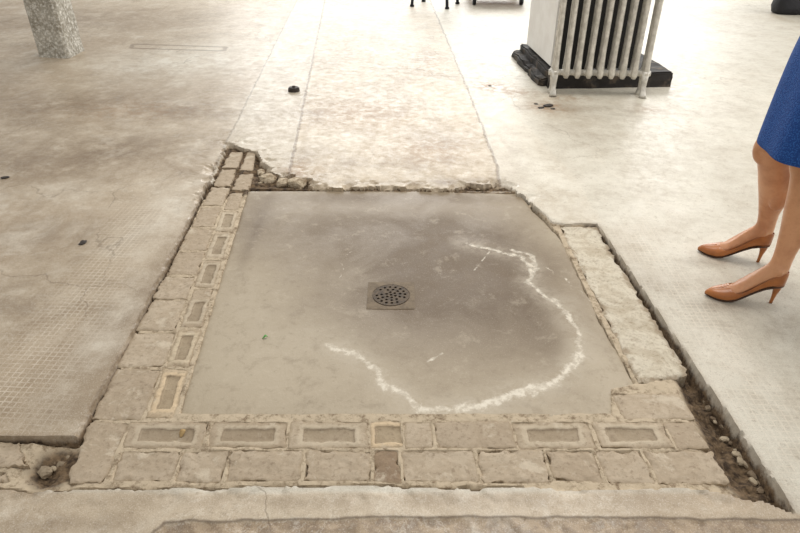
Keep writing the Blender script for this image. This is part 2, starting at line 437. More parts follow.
zones["dark"] = gauss(X, Y, [(70, 105, 140, 18, .65), (20, 160, 110, 30, .65), (60, 235, 80, 25, .5), (20, 300, 60, 40, .55), (130, 150, 50, 22, .5), (190, 110, 40, 12, .4),
    (150, 290, 20, 70, .45), (60, 22, 110, 12, .45), (200, 150, 30, 30, .35), (350, 110, 60, 30, .4), (330, 60, 30, 14, .35), (440, 140, 40, 16, .5), (400, 165, 90, 12, .45), (400, 70, 30, 14, .3), (370, 35, 30, 10, .25), (300, 40, 20, 40, .15), (670, 285, 50, 12, .3), (720, 305, 36, 6, .6), (715, 262, 30, 5, .55),  # thin spots under the shoes paint their soft shadow into the floor colour
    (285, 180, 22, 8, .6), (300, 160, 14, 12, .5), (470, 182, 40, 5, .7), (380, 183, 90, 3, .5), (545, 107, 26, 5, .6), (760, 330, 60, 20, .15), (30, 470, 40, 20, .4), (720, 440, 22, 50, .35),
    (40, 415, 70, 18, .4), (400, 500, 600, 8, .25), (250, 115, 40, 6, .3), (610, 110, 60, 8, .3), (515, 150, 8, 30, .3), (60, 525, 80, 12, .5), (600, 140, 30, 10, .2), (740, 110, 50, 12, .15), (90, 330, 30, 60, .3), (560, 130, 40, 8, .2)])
zones["rust"] = gauss(X, Y, [(490, 86, 16, 4, 1.0), (545, 107, 22, 6, .7), (515, 92, 24, 4, .6), (360, 112, 50, 14, .5), (430, 150, 40, 12, .45), (300, 170, 20, 8, .5), (130, 110, 60, 10, .35), (650, 110, 14, 3, .5), (570, 98, 20, 3, .5), (430, 60, 20, 12, .4), (350, 40, 24, 10, .3)])
zones["white"] = gauss(X, Y, [(380, 10, 130, 20, .6), (560, 175, 45, 35, .8), (210, 60, 60, 22, .6), (700, 120, 90, 60, .5), (255, 100, 20, 25, .4), (385, 100, 30, 8, .4), (340, 140, 30, 10, .4), (440, 110, 20, 10, .4),  # far-centre spot puts the window glare into the floor colour
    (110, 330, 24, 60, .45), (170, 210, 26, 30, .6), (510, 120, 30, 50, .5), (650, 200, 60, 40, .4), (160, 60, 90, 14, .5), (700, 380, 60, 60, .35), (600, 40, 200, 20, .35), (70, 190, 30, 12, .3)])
dark_tr = np.clip(gauss(X, Y, [(603, 244, 7, 30, 1), (625, 274, 7, 30, 1), (655, 318, 8, 40, 1), (688, 366, 8, 26, .9), (710, 400, 18, 26, 1), (745, 458, 26, 40, 1), (780, 500, 20, 15, .7), (54, 462, 26, 20, .8)]), 0, 1)
slabp = poly_sdf(X, Y, GL([(248, 191), (522, 196), (560, 238), (600, 322), (637, 388), (612, 394), (613, 419), (178, 419)], -.03))
side_gap = sstep(-.014, -.004, d_pitn) * (np.abs(Y - 1.9) < .95) * (X < .3) * .018
top_gap = sstep(.0, .03, slabp) * sstep(2.62, 2.7, Y)
under = np.zeros(X.shape)
for q in FOOT:
    qx = [p[0] for p in q]; qy = [p[1] for p in q]
    i0_, i1_ = np.searchsorted(xs, [min(qx) - .02, max(qx) + .02]); j0_, j1_ = np.searchsorted(ys, [min(qy) - .02, max(qy) + .02])
    sub = (slice(j0_, j1_), slice(i0_, i1_))
    under[sub] = np.maximum(under[sub], sstep(-.004, -.014, poly_sdf(X[sub], Y[sub], list(q))))
depth = 0.0142 + .028 * under + 0.045 * dark_tr + .09 * sstep(-.005, -.025, slabp) + side_gap + .014 * top_gap
ins = sstep(0.0015, -0.0045, d_pitn)
Z = -ins * (depth + fbm(X, Y, 25, 4) * (.008 + 0.04 * dark_tr + .03 * top_gap) + fbm(X, Y, 90, 2) * (.003 + .006 * dark_tr))
chip = np.exp(-np.clip(d_pitn, 0, 1) / 0.04) * (1 - ins) * rough_top
Z -= chip * .014 * sstep(.02, .12, fbm(X, Y, 20, 4, 3.0))
Z += fbm(X, Y, 1.5, 3) * 0.004 * sstep(0.0, 0.3, d_pit)
Z -= .003 * sstep(.002, -.004, fz) * (Y < 1.05) + .003 * (Y < 1.05) * sstep(.0, -.01, fz) * sstep(0, .1, fbm(X, Y, 40, 3, 5))
zones["deep"] = dark_tr + side_gap * 30 + ins * sstep(2.66, 2.72, Y) * .5
nr, nc = X.shape
V = np.stack([X, Y, Z], -1).reshape(-1, 3)
me = bpy.data.meshes.new("floor")
F = grid_faces(nr, nc)
me.vertices.add(len(V)); me.vertices.foreach_set("co", V.astype(np.float32).ravel())
me.loops.add(F.size); me.loops.foreach_set("vertex_index", F.astype(np.int32).ravel())
me.polygons.add(len(F)); me.polygons.foreach_set("loop_start", np.arange(0, F.size, 4, dtype=np.int32))
me.update(calc_edges=True); me.validate()
me.polygons.foreach_set("use_smooth", [True] * len(me.polygons))
me.set_sharp_from_angle(angle=math.radians(38))
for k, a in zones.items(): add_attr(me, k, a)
floor = link(bpy.data.objects.new("floor", me))
top(floor, "worn beige concrete floor with an excavated rectangular pit", "floor", kind="structure")

m = M("worn_concrete_floor")
n1 = m.noise(0.9, 7, .6); n2 = m.noise(7, 12, .72, .2); n3 = m.noise(60, 6, .72); n4 = m.noise(300, 2, .6); n6 = m.noise(22, 10, .7, .2)
nL = m.noise(2.2, 12, .66, .6)
nm_ = m.noise(1.9, 12, .68, .4, m.skew(m.map(.3, (1, 1, 1), (5, 3, 0))))
streak = m.noise(3, 12, .7, .15, vec=m.skew(m.map(0.06, (2.6, .4, 1))))
def msk(name, amp, w):
    d = m.ma('ADD', m.attr(name), m.ma('MULTIPLY', m.ma('SUBTRACT', n2, .5), amp))
    return m.rng(d, -w, w, 1.0, 0.0)
lz = msk("leftz", .05, .012); rz = msk("runner", .03, .008)
colR = m.mix(m.rng(n1, .3, .7), s(200, 194, 178), s(212, 207, 192))
colL = m.mix(m.rng(n1, .35, .65), s(176, 158, 134), s(196, 181, 158))
colU = m.mix(m.rng(nL, .4, .6), s(186, 168, 139), s(208, 194, 169))
colF = m.mix(m.rng(n1, .35, .65), s(186, 169, 145), s(200, 185, 162))
c = m.mix(lz, colR, colL)
c = m.mix(m.ma('MULTIPLY', msk("band", .03, .01), .65), c, s(188, 173, 149))
c = m.mix(rz, c, colU)
c = m.mix(m.ma('MULTIPLY', msk("patch", .12, .02), .55), c, m.mix(m.rng(n6, .4, .6), s(188, 172, 147), s(228, 220, 203)))
c = m.mix(msk("frontbase", .02, .01), c, colF)
fzm = m.rng(m.ma('ADD', m.attr("frontz"), m.ma('MULTIPLY', m.ma('SUBTRACT', n3, .5), .03)), -.008, .004, 1, 0)
c = m.mix(m.ma('MULTIPLY', fzm, .85), c, m.mix(m.rng(n6, .4, .6), s(114, 92, 70), s(174, 153, 127)))
lr = m.ma('MAXIMUM', lz, rz)
c = m.mix(m.ma('MULTIPLY', m.rng(streak, .46, .70), m.rng(lr, 0, 1, .15, .42)), c, s(144, 123, 96))
c = m.mix(m.ma('MULTIPLY', m.rng(nL, .48, .64), m.rng(lr, 0, 1, .2, .5)), c, s(144, 125, 100))
c = m.mix(m.ma('MULTIPLY', m.rng(nL, .46, .34), .38), c, s(226, 219, 204))
c = m.mix(m.ma('MULTIPLY', m.rng(n2, .5, .68), .25), c, s(146, 127, 101))
c = m.mix(m.ma('MULTIPLY', m.rng(n6, .5, .66), .18), c, s(138, 118, 93))
c = m.mix(m.ma('MULTIPLY', m.rng(n6, .47, .34), .16), c, s(226, 219, 204))
c = m.mix(m.ma('MULTIPLY', m.rng(nm_, .5, .66), .26), c, s(158, 138, 109))
c = m.mix(m.ma('MULTIPLY', m.rng(n2, .47, .32), .24), c, s(228, 221, 206))
tide = m.ma('ABSOLUTE', m.ma('SUBTRACT', nm_, .5))
c = m.mix(m.ma('MULTIPLY', m.rng(tide, 0, .008, .28, 0), m.rng(n1, .4, .55)), c, s(236, 230, 216))
tide2 = m.ma('ABSOLUTE', m.ma('SUBTRACT', nm_, .44))
c = m.mix(m.rng(tide2, 0, .006, .22, 0), c, s(134, 110, 82))
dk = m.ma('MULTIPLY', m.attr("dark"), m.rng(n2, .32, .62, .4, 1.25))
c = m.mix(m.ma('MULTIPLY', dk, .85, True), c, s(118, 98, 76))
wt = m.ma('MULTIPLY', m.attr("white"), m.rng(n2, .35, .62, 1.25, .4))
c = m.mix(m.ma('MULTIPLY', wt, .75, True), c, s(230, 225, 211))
rs = m.ma('MULTIPLY', m.attr("rust"), m.rng(n6, .4, .58, 0, 1.2))
c = m.mix(m.ma('MULTIPLY', rs, .8, True), c, s(152, 112, 70))
c = m.mix(m.rng(n3, .55, .68, 0, .36), c, s(128, 109, 86))
c = m.mix(m.rng(n4, .55, .7, 0, .3), c, s(236, 229, 216))
c = m.mix(m.rng(n4, .45, .3, 0, .28), c, s(114, 96, 76))
br = m.n("ShaderNodeTexBrick"); br.offset = 0; br.inputs["Scale"].default_value = 1
br.inputs["Brick Width"].default_value = .020; br.inputs["Row Height"].default_value = .020
br.inputs["Mortar Size"].default_value = .0030; br.inputs["Mortar Smooth"].default_value = .6
m.nt.links.new(m.map(-ANG), br.inputs["Vector"])
tm = m.ma('MULTIPLY', msk("tile", .5, .12), m.ma('MULTIPLY', m.rng(n2, .36, .56), m.rng(n3, .35, .6, .3, 1)))
c = m.mix(m.ma('MULTIPLY', m.ma('MULTIPLY', tm, br.outputs["Fac"]), .5), c, s(232, 222, 205))
def crack(name, w, amp):
    d = m.ma('ABSOLUTE', m.ma('ADD', m.attr(name), m.ma('MULTIPLY', m.ma('SUBTRACT', n2, .5), amp)))
    return m.rng(d, w * .3, w, 1.0, 0.0)
ck = m.ma('MULTIPLY', crack("runner", .012, .05), m.rng(n3, .3, .6, .15, .85))
c = m.mix(m.ma('MULTIPLY', ck, .8), c, s(96, 76, 56))
ck2 = m.ma('MULTIPLY', crack("leftz", .010, .04), m.rng(n3, .35, .6, .15, .6))
c = m.mix(ck2, c, s(104, 87, 66))
vc = m.n("ShaderNodeTexVoronoi"); vc.feature = 'DISTANCE_TO_EDGE'; vc.inputs["Scale"].default_value = .8
mv = m.n("ShaderNodeVectorMath"); mv.operation = 'ADD'
nz = m.n("ShaderNodeTexNoise"); nz.inputs["Scale"].default_value = 3.0; nz.inputs["Detail"].default_value = 8
m.nt.links.new(m.sk, nz.inputs["Vector"])
sc_ = m.n("ShaderNodeVectorMath"); sc_.operation = 'SCALE'; sc_.inputs[3].default_value = .5
m.nt.links.new(nz.outputs["Color"], sc_.inputs[0]); m.nt.links.new(sc_.outputs[0], mv.inputs[0]); m.nt.links.new(m.obj, mv.inputs[1])
m.nt.links.new(mv.outputs[0], vc.inputs["Vector"])
hair_ck = m.ma('MULTIPLY', m.rng(vc.outputs["Distance"], 0, .005, .4, 0), m.rng(n1, .45, .57))
c = m.mix(hair_ck, c, s(96, 78, 58))
c = m.mix(m.rng(m.ma('ABSOLUTE', m.attr("frontz")), 0, .005, .6, 0), c, s(84, 67, 50))
c = m.mix(m.ma('MULTIPLY', crack("cut", .03, .03), .55), c, s(108, 86, 64))
c = m.mix(m.rng(m.attr("pit"), .02, 0, 0, .25), c, s(140, 117, 92))
earth = m.mix(m.rng(m.noise(45, 6, .7), .35, .65), s(60, 46, 33), s(126, 105, 80))
earth = m.mix(m.rng(m.voro(70), .0, .35, .6, 0), earth, s(148, 128, 103))
mortar = m.mix(m.rng(m.noise(34, 9, .78), .34, .54), s(122, 103, 80), s(194, 178, 153))
earth = m.mix(m.rng(m.attr("deep"), .1, .5, 0, 1), mortar, earth)
pm = m.rng(m.ma('ADD', m.attr("pit"), m.ma('MULTIPLY', m.ma('SUBTRACT', n3, .5), .006)), -.003, .001, 1, 0)
c = m.mix(pm, c, earth)
rg = m.mix(pm, m.rng(n6, .3, .7, .35, .56), (.95, .95, .95, 1))
hh = m.ma('ADD', m.ma('MULTIPLY', n3, .4), m.ma('MULTIPLY', n4, .4))
hh = m.ma('ADD', hh, m.ma('MULTIPLY', m.ma('MULTIPLY', pm, m.noise(110, 5, .7)), 2.2))
hh = m.ma('SUBTRACT', hh, m.ma('MULTIPLY', ck, .8))
hh = m.ma('SUBTRACT', hh, hair_ck)
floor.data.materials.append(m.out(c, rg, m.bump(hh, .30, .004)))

# ================================================================== RUBBLE
stone_m = M("rubble_rock")
n2 = stone_m.noise(30, 6, .7)
oi = stone_m.n("ShaderNodeObjectInfo")
c = stone_m.mix(oi.outputs["Random"], s(110, 92, 72), s(190, 175, 150))
c = stone_m.mix(stone_m.rng(n2, .45, .68, 0, .5), c, s(96, 79, 60))
SM = stone_m.out(c, .9, stone_m.bump(n2, .6, .006))
cl = M("cement_lump"); n2 = cl.noise(26, 8, .75)
CL = cl.out(cl.mix(cl.rng(n2, .38, .6), s(136, 117, 93), s(200, 185, 160)), .9, cl.bump(n2, .7, .008))
dark_m = M("dark_debris"); DM = dark_m.out(dark_m.mix(dark_m.noise(60), s(34, 28, 24), s(62, 52, 44)), .7)
def stone(x, y, z, r, mat=SM, name="rubble_stone", label="rough broken stone lying in the dirt", cat="stone", group="rubble in the trench", flat=.6, sub=2):
    bm = bmesh.new(); bmesh.ops.create_icosphere(bm, subdivisions=sub, radius=1)
    ax = random.random() * 6
    for v in bm.verts:
        k = 1 + .8 * float(fbm(v.co.x + x * 9, v.co.y + v.co.z + y * 9, 1.6, 4))
        c_ = v.co.copy(); mx = max(abs(c_.x), abs(c_.y), abs(c_.z)); c_ = c_.lerp(c_ / mx * .8, .5)
        v.co = Vector((c_.x * r * 1.25 * k, c_.y * r * .9 * k, c_.z * r * flat * k))
    bmesh.ops.rotate(bm, verts=bm.verts, cent=(0, 0, 0), matrix=Matrix.Rotation(ax, 3, 'Z'))
    o = bm_obj(name, bm, mat, loc=(x, y, z + r * flat * .7))
    return top(o, label, cat, group)
ST = [(52, 455, .02, -.05), (62, 466, .015, -.05), (46, 474, .018, -.04), (66, 449, .012, -.04), (38, 450, .02, -.045), (57, 446, .010, -.04), (34, 464, .016, -.04), (70, 458, .008, -.04), (54, 470, .009, -.045), (44, 462, .010, -.05),
      (530, 208, .012, -.03), (546, 221, .011, -.03), (520, 200, .012, -.03), (470, 188, .012, -.03), (486, 188, .012, -.03), (497, 190, .013, -.03), (455, 190, .009, -.03), (478, 190, .008, -.028), (463, 189, .007, -.028)]
for i in range(44):
    t = i / 43; cx = 703 + 65 * t; cy = 392 + 104 * t
    ST.append((cx + random.uniform(-8, 13) * (.5 + t), cy + random.uniform(-6, 6), random.uniform(.005, .014), -.056))
for i in range(16):
    ST.append((random.uniform(258, 306), random.uniform(170, 187), random.uniform(.005, .011), -.028))
for px, py, r, z in ST:
    x, y = G(px, py, z); stone(x, y, z, r)
for px, py, r in [(268, 180, .040), (283, 183, .034), (297, 184, .040), (276, 174, .026), (261, 172, .024)]:
    x, y = G(px, py, -.02); stone(x, y, -.034, r, CL, "cement_lump", "crumbling pale cement lump at the broken edge", "cement lump", "cement lumps at the broken corner", .62, 3)
for px, py, r in [(5, 178, .018), (83, 243, .016), (548, 106, .03), (541, 108, .018), (553, 109, .014), (536, 104, .012), (490, 86, .012)]:
    x, y = G(px, py); stone(x, y, 0, r, DM, "dirt_lump", "small dark lump of dirt on concrete", "dirt", "dark dirt lumps on the floor", .22)
leafm = M("dry_leaf"); LM = leafm.out(leafm.mix(leafm.noise(80), s(150, 116, 72), s(196, 170, 120)), .8)
grn = M("green_chip"); GM = grn.out(grn.mix(grn.noise(50), s(70, 140, 60), s(100, 170, 80)), .6)
def leaf(px, py, z, L, mat, name, label, cat):
    x, y = G(px, py, z); bm = bmesh.new(); rows = []
    for i in range(7):
        t = i / 6; w = math.sin(math.pi * (t * .9 + .05)) * L * .3
        rows.append([bm.verts.new(((t - .5) * L, k * w, .004 + abs(k) * w * .5 + .004 * math.sin(t * 5))) for k in (-1, 0, 1)])
    for a, b in zip(rows[:-1], rows[1:]):
        for k in range(2): bm.faces.new((a[k], a[k + 1], b[k + 1], b[k]))
    o = bm_obj(name, bm, mat, smooth=True, loc=(x, y, z)); o.rotation_euler = (0, 0, random.random() * 6)
    md = o.modifiers.new("t", 'SOLIDIFY'); md.thickness = .001
    top(o, label, cat)
leaf(183, 434, -.018, .026, LM, "dry_leaf", "curled dry tan leaf on paving brick", "leaf")
leaf(265, 338, -.017, .018, GM, "green_chip", "tiny green chip on the concrete slab", "debris")
x, y = G(294, 91)
bm = bmesh.new(); bmesh.ops.create_cone(bm, cap_ends=True, segments=24, radius1=.042, radius2=.038, depth=.03)
bmesh.ops.bevel(bm, geom=[e for e in bm.edges if abs(e.verts[0].co.z - e.verts[1].co.z) < 1e-5 and e.verts[0].co.z > 0], offset=.005, segments=2, affect='EDGES')
bmesh.ops.create_cone(bm, cap_ends=True, segments=12, radius1=.012, radius2=.010, depth=.012, matrix=Matrix.Translation((0, 0, .018)))
o = bm_obj("pipe_cap", bm, DM, loc=(x, y, .012)); top(o, "small black round pipe cap in the floor", "pipe cap")

# ================================================================== DRAIN
zt = ZS - .007
dr = empty("floor_drain", (dc[0], dc[1], zt)); top(dr, "round perforated metal floor drain in a square frame", "floor drain")
m = M("drain_metal"); nn = m.noise(60, 5, .7)
DMt = m.out(m.mix(m.rng(nn, .35, .65), s(58, 46, 33), s(96, 79, 58)), .65, m.bump(nn, .6, .002), metal=.1)
m = M("drain_frame"); nn = m.noise(30, 8, .8)
DFm = m.out(m.mix(m.rng(nn, .38, .6), s(94, 78, 57), s(120, 103, 79)), .65, m.bump(nn, .4, .002))
bm = bmesh.new()
hs = .086; R = .0695; N = 64; vin = []
for k in range(N):
    a = 2 * math.pi * k / N; cx, cy = math.cos(a), math.sin(a); q = hs / max(abs(cx), abs(cy))
    vin.append((bm.verts.new((R * cx, R * cy, .001)), bm.verts.new((q * cx, q * cy, .0006)), bm.verts.new((q * cx, q * cy, -.004)), bm.verts.new((R * cx, R * cy, -.012))))
for k in range(N):
    a, b = vin[k], vin[(k + 1) % N]
    for i in range(4): bm.faces.new((a[i], b[i], b[(i + 1) % 4], a[(i + 1) % 4]))
fr = bm_obj("drain_frame", bm, DFm, dr)
bm = bmesh.new(); bmesh.ops.create_cone(bm, cap_ends=True, segments=64, radius1=.0665, radius2=.0665, depth=.006)
gr = bm_obj("drain_grate", bm, DMt, dr, loc=(0, 0, -.001))
bm = bmesh.new()
pos = [(0, 0)]
for rr_, k in ((.017, 6), (.034, 11), (.051, 16)):
    pos += [(rr_ * math.cos(6.283 * i / k + rr_ * 40), rr_ * math.sin(6.283 * i / k + rr_ * 40)) for i in range(k)]
for i, (a, b) in enumerate(pos):
    if i in (9, 20, 27): continue
    bmesh.ops.create_cone(bm, cap_ends=True, segments=10, radius1=.0053, radius2=.0053, depth=.05, matrix=Matrix.Translation((a, b, 0)))
cut = bm_obj("cutter", bm, None, dr, loc=(0, 0, 0))
md = gr.modifiers.new("h", 'BOOLEAN'); md.operation = 'DIFFERENCE'; md.object = cut; md.solver = 'EXACT'
bpy.context.view_layer.update()
dg = bpy.context.evaluated_depsgraph_get()
nm = bpy.data.meshes.new_from_object(gr.evaluated_get(dg)); gr.modifiers.clear(); gr.data = nm
bpy.data.objects.remove(cut)
bw = tube([(0, 0, -.006), (0, 0, -.04)], [.069, .058], 32)
m = M("drain_dark"); DK = m.out(m.mix(m.noise(30), s(20, 16, 12), s(34, 28, 22)), .9)
mesh_obj("drain_well", *bw, DK, dr)

# ================================================================== COLUMN
m = M("pebbled_concrete")
v1 = m.voro(40); n1 = m.noise(7, 6, .7); n3 = m.noise(40, 6, .75)
c = m.mix(m.rng(n1, .4, .6), s(164, 158, 144), s(204, 200, 188))
c = m.mix(m.rng(v1, .2, .55, .0, .4), c, s(118, 110, 96)); c = m.mix(m.rng(n3, .48, .60, 0, .65), c, s(234, 232, 224))
CM = m.out(c, .85, m.bump(m.ma('ADD', v1, n3), .6, .010))
a = Vector((*G(38, 57), 0)); b = Vector((*G(69, 58.5), 0)); d = Vector((*G(85, 50), 0))
w = b - a; h = d - b; ch = .025
wu, hu = w.normalized(), h.normalized()
oct_ = [a + wu * ch, b - wu * ch, b + hu * ch, d - hu * ch, d - wu * ch, a + h + wu * ch, a + h - hu * ch, a + hu * ch]
rings = []
for i in range(60):
    z = -.02 + i * 3.4 / 59; ring = []
    for j in range(8):
        p, q = oct_[j], oct_[(j + 1) % 8]
        for k in range(5):
            t = p.lerp(q, k / 5); cc = (a + d) / 2
            nx = float(fbm(t.x * 3 + j, z * 2, 3, 4)) * .02; fl = 1 + (.05 * math.exp(-(z + .02) / .06))
            r = (t - cc) * fl; ring.append(cc + r + r.normalized() * nx + Vector((0, 0, z)))
    rings.append(ring)
o = mesh_obj("concrete_column", *loft(rings), CM, smooth=False); top(o, "rough pebbled pale concrete column with chamfered corners", "column")

# ================================================================== PIER + PLINTH
fl_ = Vector((*G(549, 89), 0)); frr = Vector((*G(671, 87), 0)); W = (frr - fl_); Wl = W.length; wx = W.normalized()
yd = YD
def prism(corners, z0, z1, bev=.01, rough=0.0, bm=None):
    own = bmesh.new()
    V = [own.verts.new(c + Vector((0, 0, z0))) for c in corners] + [own.verts.new(c + Vector((0, 0, z1))) for c in corners]
    own.faces.new(V[:4][::-1]); own.faces.new(V[4:])
    for i in range(4): own.faces.new((V[i], V[(i + 1) % 4], V[4 + (i + 1) % 4], V[4 + i]))
    bmesh.ops.bevel(own, geom=list(own.edges), offset=bev, segments=2, affect='EDGES')
    if rough:
        bmesh.ops.subdivide_edges(own, edges=[e for e in own.edges if e.calc_length() > .05], cuts=14, use_grid_fill=True)
        for v in own.verts:
            v.co += Vector((fbm(v.co.x, v.co.z + v.co.y, 11, 4), fbm(v.co.y, v.co.x + v.co.z, 11, 4, 4), 0 if v.co.z < .03 else .8 * fbm(v.co.x, v.co.y, 13, 3, 8))) * rough
    if bm is not None:
        tmp = bpy.data.meshes.new("t"); own.to_mesh(tmp); own.free(); bm.from_mesh(tmp); bpy.data.meshes.remove(tmp); return bm
    return own
m = M("black_plinth_paint"); nn = m.noise(8, 6, .65)
PLM = m.out(m.mix(m.rng(nn, .50, .68), s(38, 34, 31), s(92, 80, 66)), .75, m.bump(nn, .5, .01))
D = .95
bm = prism([fl_, frr, frr + yd * D, fl_ + yd * D], -.01, .105, .010, .026)
e0 = fl_ - wx * .06 + yd * .07
prism([e0, fl_ + wx * .04 + yd * .07, fl_ + wx * .04 + yd * (D + .02), e0 + yd * (D - .04)], -.01, .05, .012, .05, bm)
o = bm_obj("pier_plinth", bm, PLM); top(o, "chipped black-painted concrete plinth under white pier", "plinth")
m = M("white_plaster"); nn = m.noise(7, 6, .6)
WPM = m.out(m.mix(m.rng(nn, .35, .65), s(238, 236, 231), s(247, 246, 242)), .7, m.bump(nn, .15, .01))
i0 = fl_ + wx * .03 + yd * .12
o = bm_obj("white_pier", prism([i0, i0 + wx * .30, i0 + wx * .30 + yd * (D - .2), i0 + yd * (D - .2)], .116, 3.2, .012), WPM)
top(o, "smooth white plastered pier on a black plinth", "pier")
m = M("gap_shade_dark"); nn = m.noise(9, 5, .6)
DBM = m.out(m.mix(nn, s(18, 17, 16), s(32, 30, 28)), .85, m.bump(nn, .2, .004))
j0 = fl_ + wx * .03 + yd * .078  # board added to stand in for the shade between radiator sections
o = bm_obj("gap_shade_board", prism([j0, j0 + wx * .62, j0 + wx * .62 + yd * .025, j0 + yd * .025], .116, 1.02, .004), DBM); top(o, "dark grey board added as shade behind the radiator gaps", "board")

# ================================================================== RADIATOR
m = M("radiator_enamel"); nn = m.noise(25, 5, .6)
RM = m.out(m.mix(m.rng(nn, .3, .7), s(184, 180, 170), s(222, 218, 208)), .36, m.bump(nn, .1, .002), metal=.2)
r0 = Vector((*G(552, 95.5), 0)) - YD * .022; r1 = Vector((*G(641, 97), 0)) - YD * .022
rax = (r1 - r0).normalized(); RL = (r1 - r0).length
NS = 9
rad = empty("radiator", r0); top(rad, "silver-white cast iron column radiator against pier", "radiator")
PT = RL / (NS - 1)
def section(feet):
    B = Bag()
    for j in range(2):
        y = .03 + j * .056
        zs = [.12, .15, .20, .28, .5, .78, .84, .88, .91]; rs = [(.014, .02), (.024, .026), (.019, .024), (.016, .022), (.016, .022), (.016, .022), (.019, .024), (.024, .026), (.014, .02)]
        B.add(tube([Vector((0, y, z)) for z in zs], [(b_, a_) for a_, b_ in rs], 14))
        if feet:
            dy = -.022 if j == 0 else .006
            B.add(tube([(0, y, .17), (0, y + dy * .2, .10), (0, y + dy * .4, .05), (0, y + dy, .015), (0, y + dy * 1.2, .0)], [.026, .019, .016, .024, .027], 12))
    for z in (.15, .88):
        B.add(tube([(0, .008, z), (0, .02, z), (0, .06, z), (0, .10, z), (0, .11, z)], [(.010, .016), (.021, .032), (.020, .028), (.021, .032), (.010, .016)], 12))
        B.add(tube([(-PT / 2, .058, z), (PT / 2, .058, z)], .020, 12))
    return B
rot = Matrix.Rotation(math.atan2(rax.y, rax.x), 3, 'Z')
for i in range(NS):
    B = section(i in (0, NS - 1))
    V = [rot @ v + rax * (RL * i / (NS - 1)) for v in B.V]
    mesh_obj("radiator_section", V, B.F, RM, rad)

# ================================================================== FAR FURNITURE
m = M("black_steel"); BSM = m.out(m.mix(m.noise(20), s(22, 22, 24), s(40, 40, 42)), .4, metal=.5)
m = M("varnished_wood"); wv = m.noise(6, 6, .6, 1.5, m.map(0, (1, 8, 1)))
WM = m.out(m.mix(m.rng(wv, .3, .7), s(120, 70, 38), s(160, 104, 60)), .4)
c0 = Vector((*G(412, 6.5), 0)); c1 = Vector((*G(447, 9), 0)); cw = (c1 - c0).length; ca = math.atan2((c1 - c0).y, (c1 - c0).x)
chr_ = empty("stacking_chair", c0); chr_.rotation_euler = (0, 0, ca); top(chr_, "black steel chair with splayed tube legs", "chair")
for x, y in ((0, 0), (cw, 0), (0, .38), (cw, .38)):
    dx = (.03 if x == 0 else -.03); dy = .02 if y == 0 else -.02
    mesh_obj("chair_leg", *tube([(x, y, 0), (x, y, .02), (x, y, .022), (x + dx, y + dy, .45)], [.026, .026, .018, .018], 10), BSM, chr_)
bm = bmesh.new(); bmesh.ops.create_cube(bm, size=1, matrix=Matrix.Translation((cw / 2, .19, .46)) @ Matrix.Diagonal((cw + .02, .40, .03, 1)))
bmesh.ops.bevel(bm, geom=list(bm.edges), offset=.012, segments=3, affect='EDGES'); bm_obj("seat", bm, BSM, chr_)
B = Bag()
for x in (.03, cw - .03): B.add(tube([(x, .36, .45), (x, .39, .65), (x, .43, .86)], .012, 10))
B.add(tube([(.02, .41, .74), (cw / 2, .43, .74), (cw - .02, .41, .74)], [(.012, .02)] * 3, 10))
B.add(tube([(.02, .42, .84), (cw / 2, .44, .84), (cw - .02, .42, .84)], [(.012, .035)] * 3, 10))
mesh_obj("backrest", B.V, B.F, BSM, chr_)
k0 = Vector((*G(474, 5), 0)); k1 = Vector((*G(521, 5), 0)); kw = (k1 - k0).length
cart = empty("wheeled_cart", k0); top(cart, "low wooden cart on black caster wheels", "cart")
for x, y in ((.0, 0), (kw, 0), (0, .5), (kw, .5)):
    B = Bag(); B.add(tube([(x - .02, y, .05), (x - .016, y, .05), (x + .016, y, .05), (x + .02, y, .05)], [.044, .05, .05, .044], 20))
    B.add(tube([(x, y, .06), (x, y, .13)], .012, 8)); mesh_obj("caster_wheel", B.V, B.F, BSM, cart)
bm = bmesh.new(); bmesh.ops.create_cube(bm, size=1, matrix=Matrix.Translation((kw / 2, .25, .17)) @ Matrix.Diagonal((kw + .10, .60, .09, 1)))
bmesh.ops.bevel(bm, geom=list(bm.edges), offset=.01, segments=2, affect='EDGES'); bm_obj("cart_deck", bm, WM, cart)
g0 = Vector((*G(792, 14), 0))
bag = empty("black_bag", g0); top(bag, "slouching black fabric bag standing on floor", "bag")
rings = []
for z, a_, b_ in [(0, .26, .10), (.01, .29, .13), (.08, .31, .14), (.2, .29, .12), (.3, .26, .08), (.34, .24, .03)]:
    rings.append([Vector((.1 + a_ * math.copysign(abs(math.cos(t)) ** .6, math.cos(t)), .05 + b_ * math.copysign(abs(math.sin(t)) ** .6, math.sin(t)), z)) for t in [6.2832 * k / 28 for k in range(28)]])
m = M("black_fabric"); nn = m.noise(8, 5, .6); BFM = m.out(m.mix(nn, s(20, 20, 24), s(36, 36, 42)), .7, m.bump(nn, .6, .03))
mesh_obj("bag_body", *loft(rings), BFM, bag)
for yy in (-.0, .1):
    mesh_obj("bag_handle", *tube([(-.02, yy, .3), (0, yy, .4), (.1, yy, .46), (.2, yy, .4), (.22, yy, .3)], .01, 8), BFM, bag)

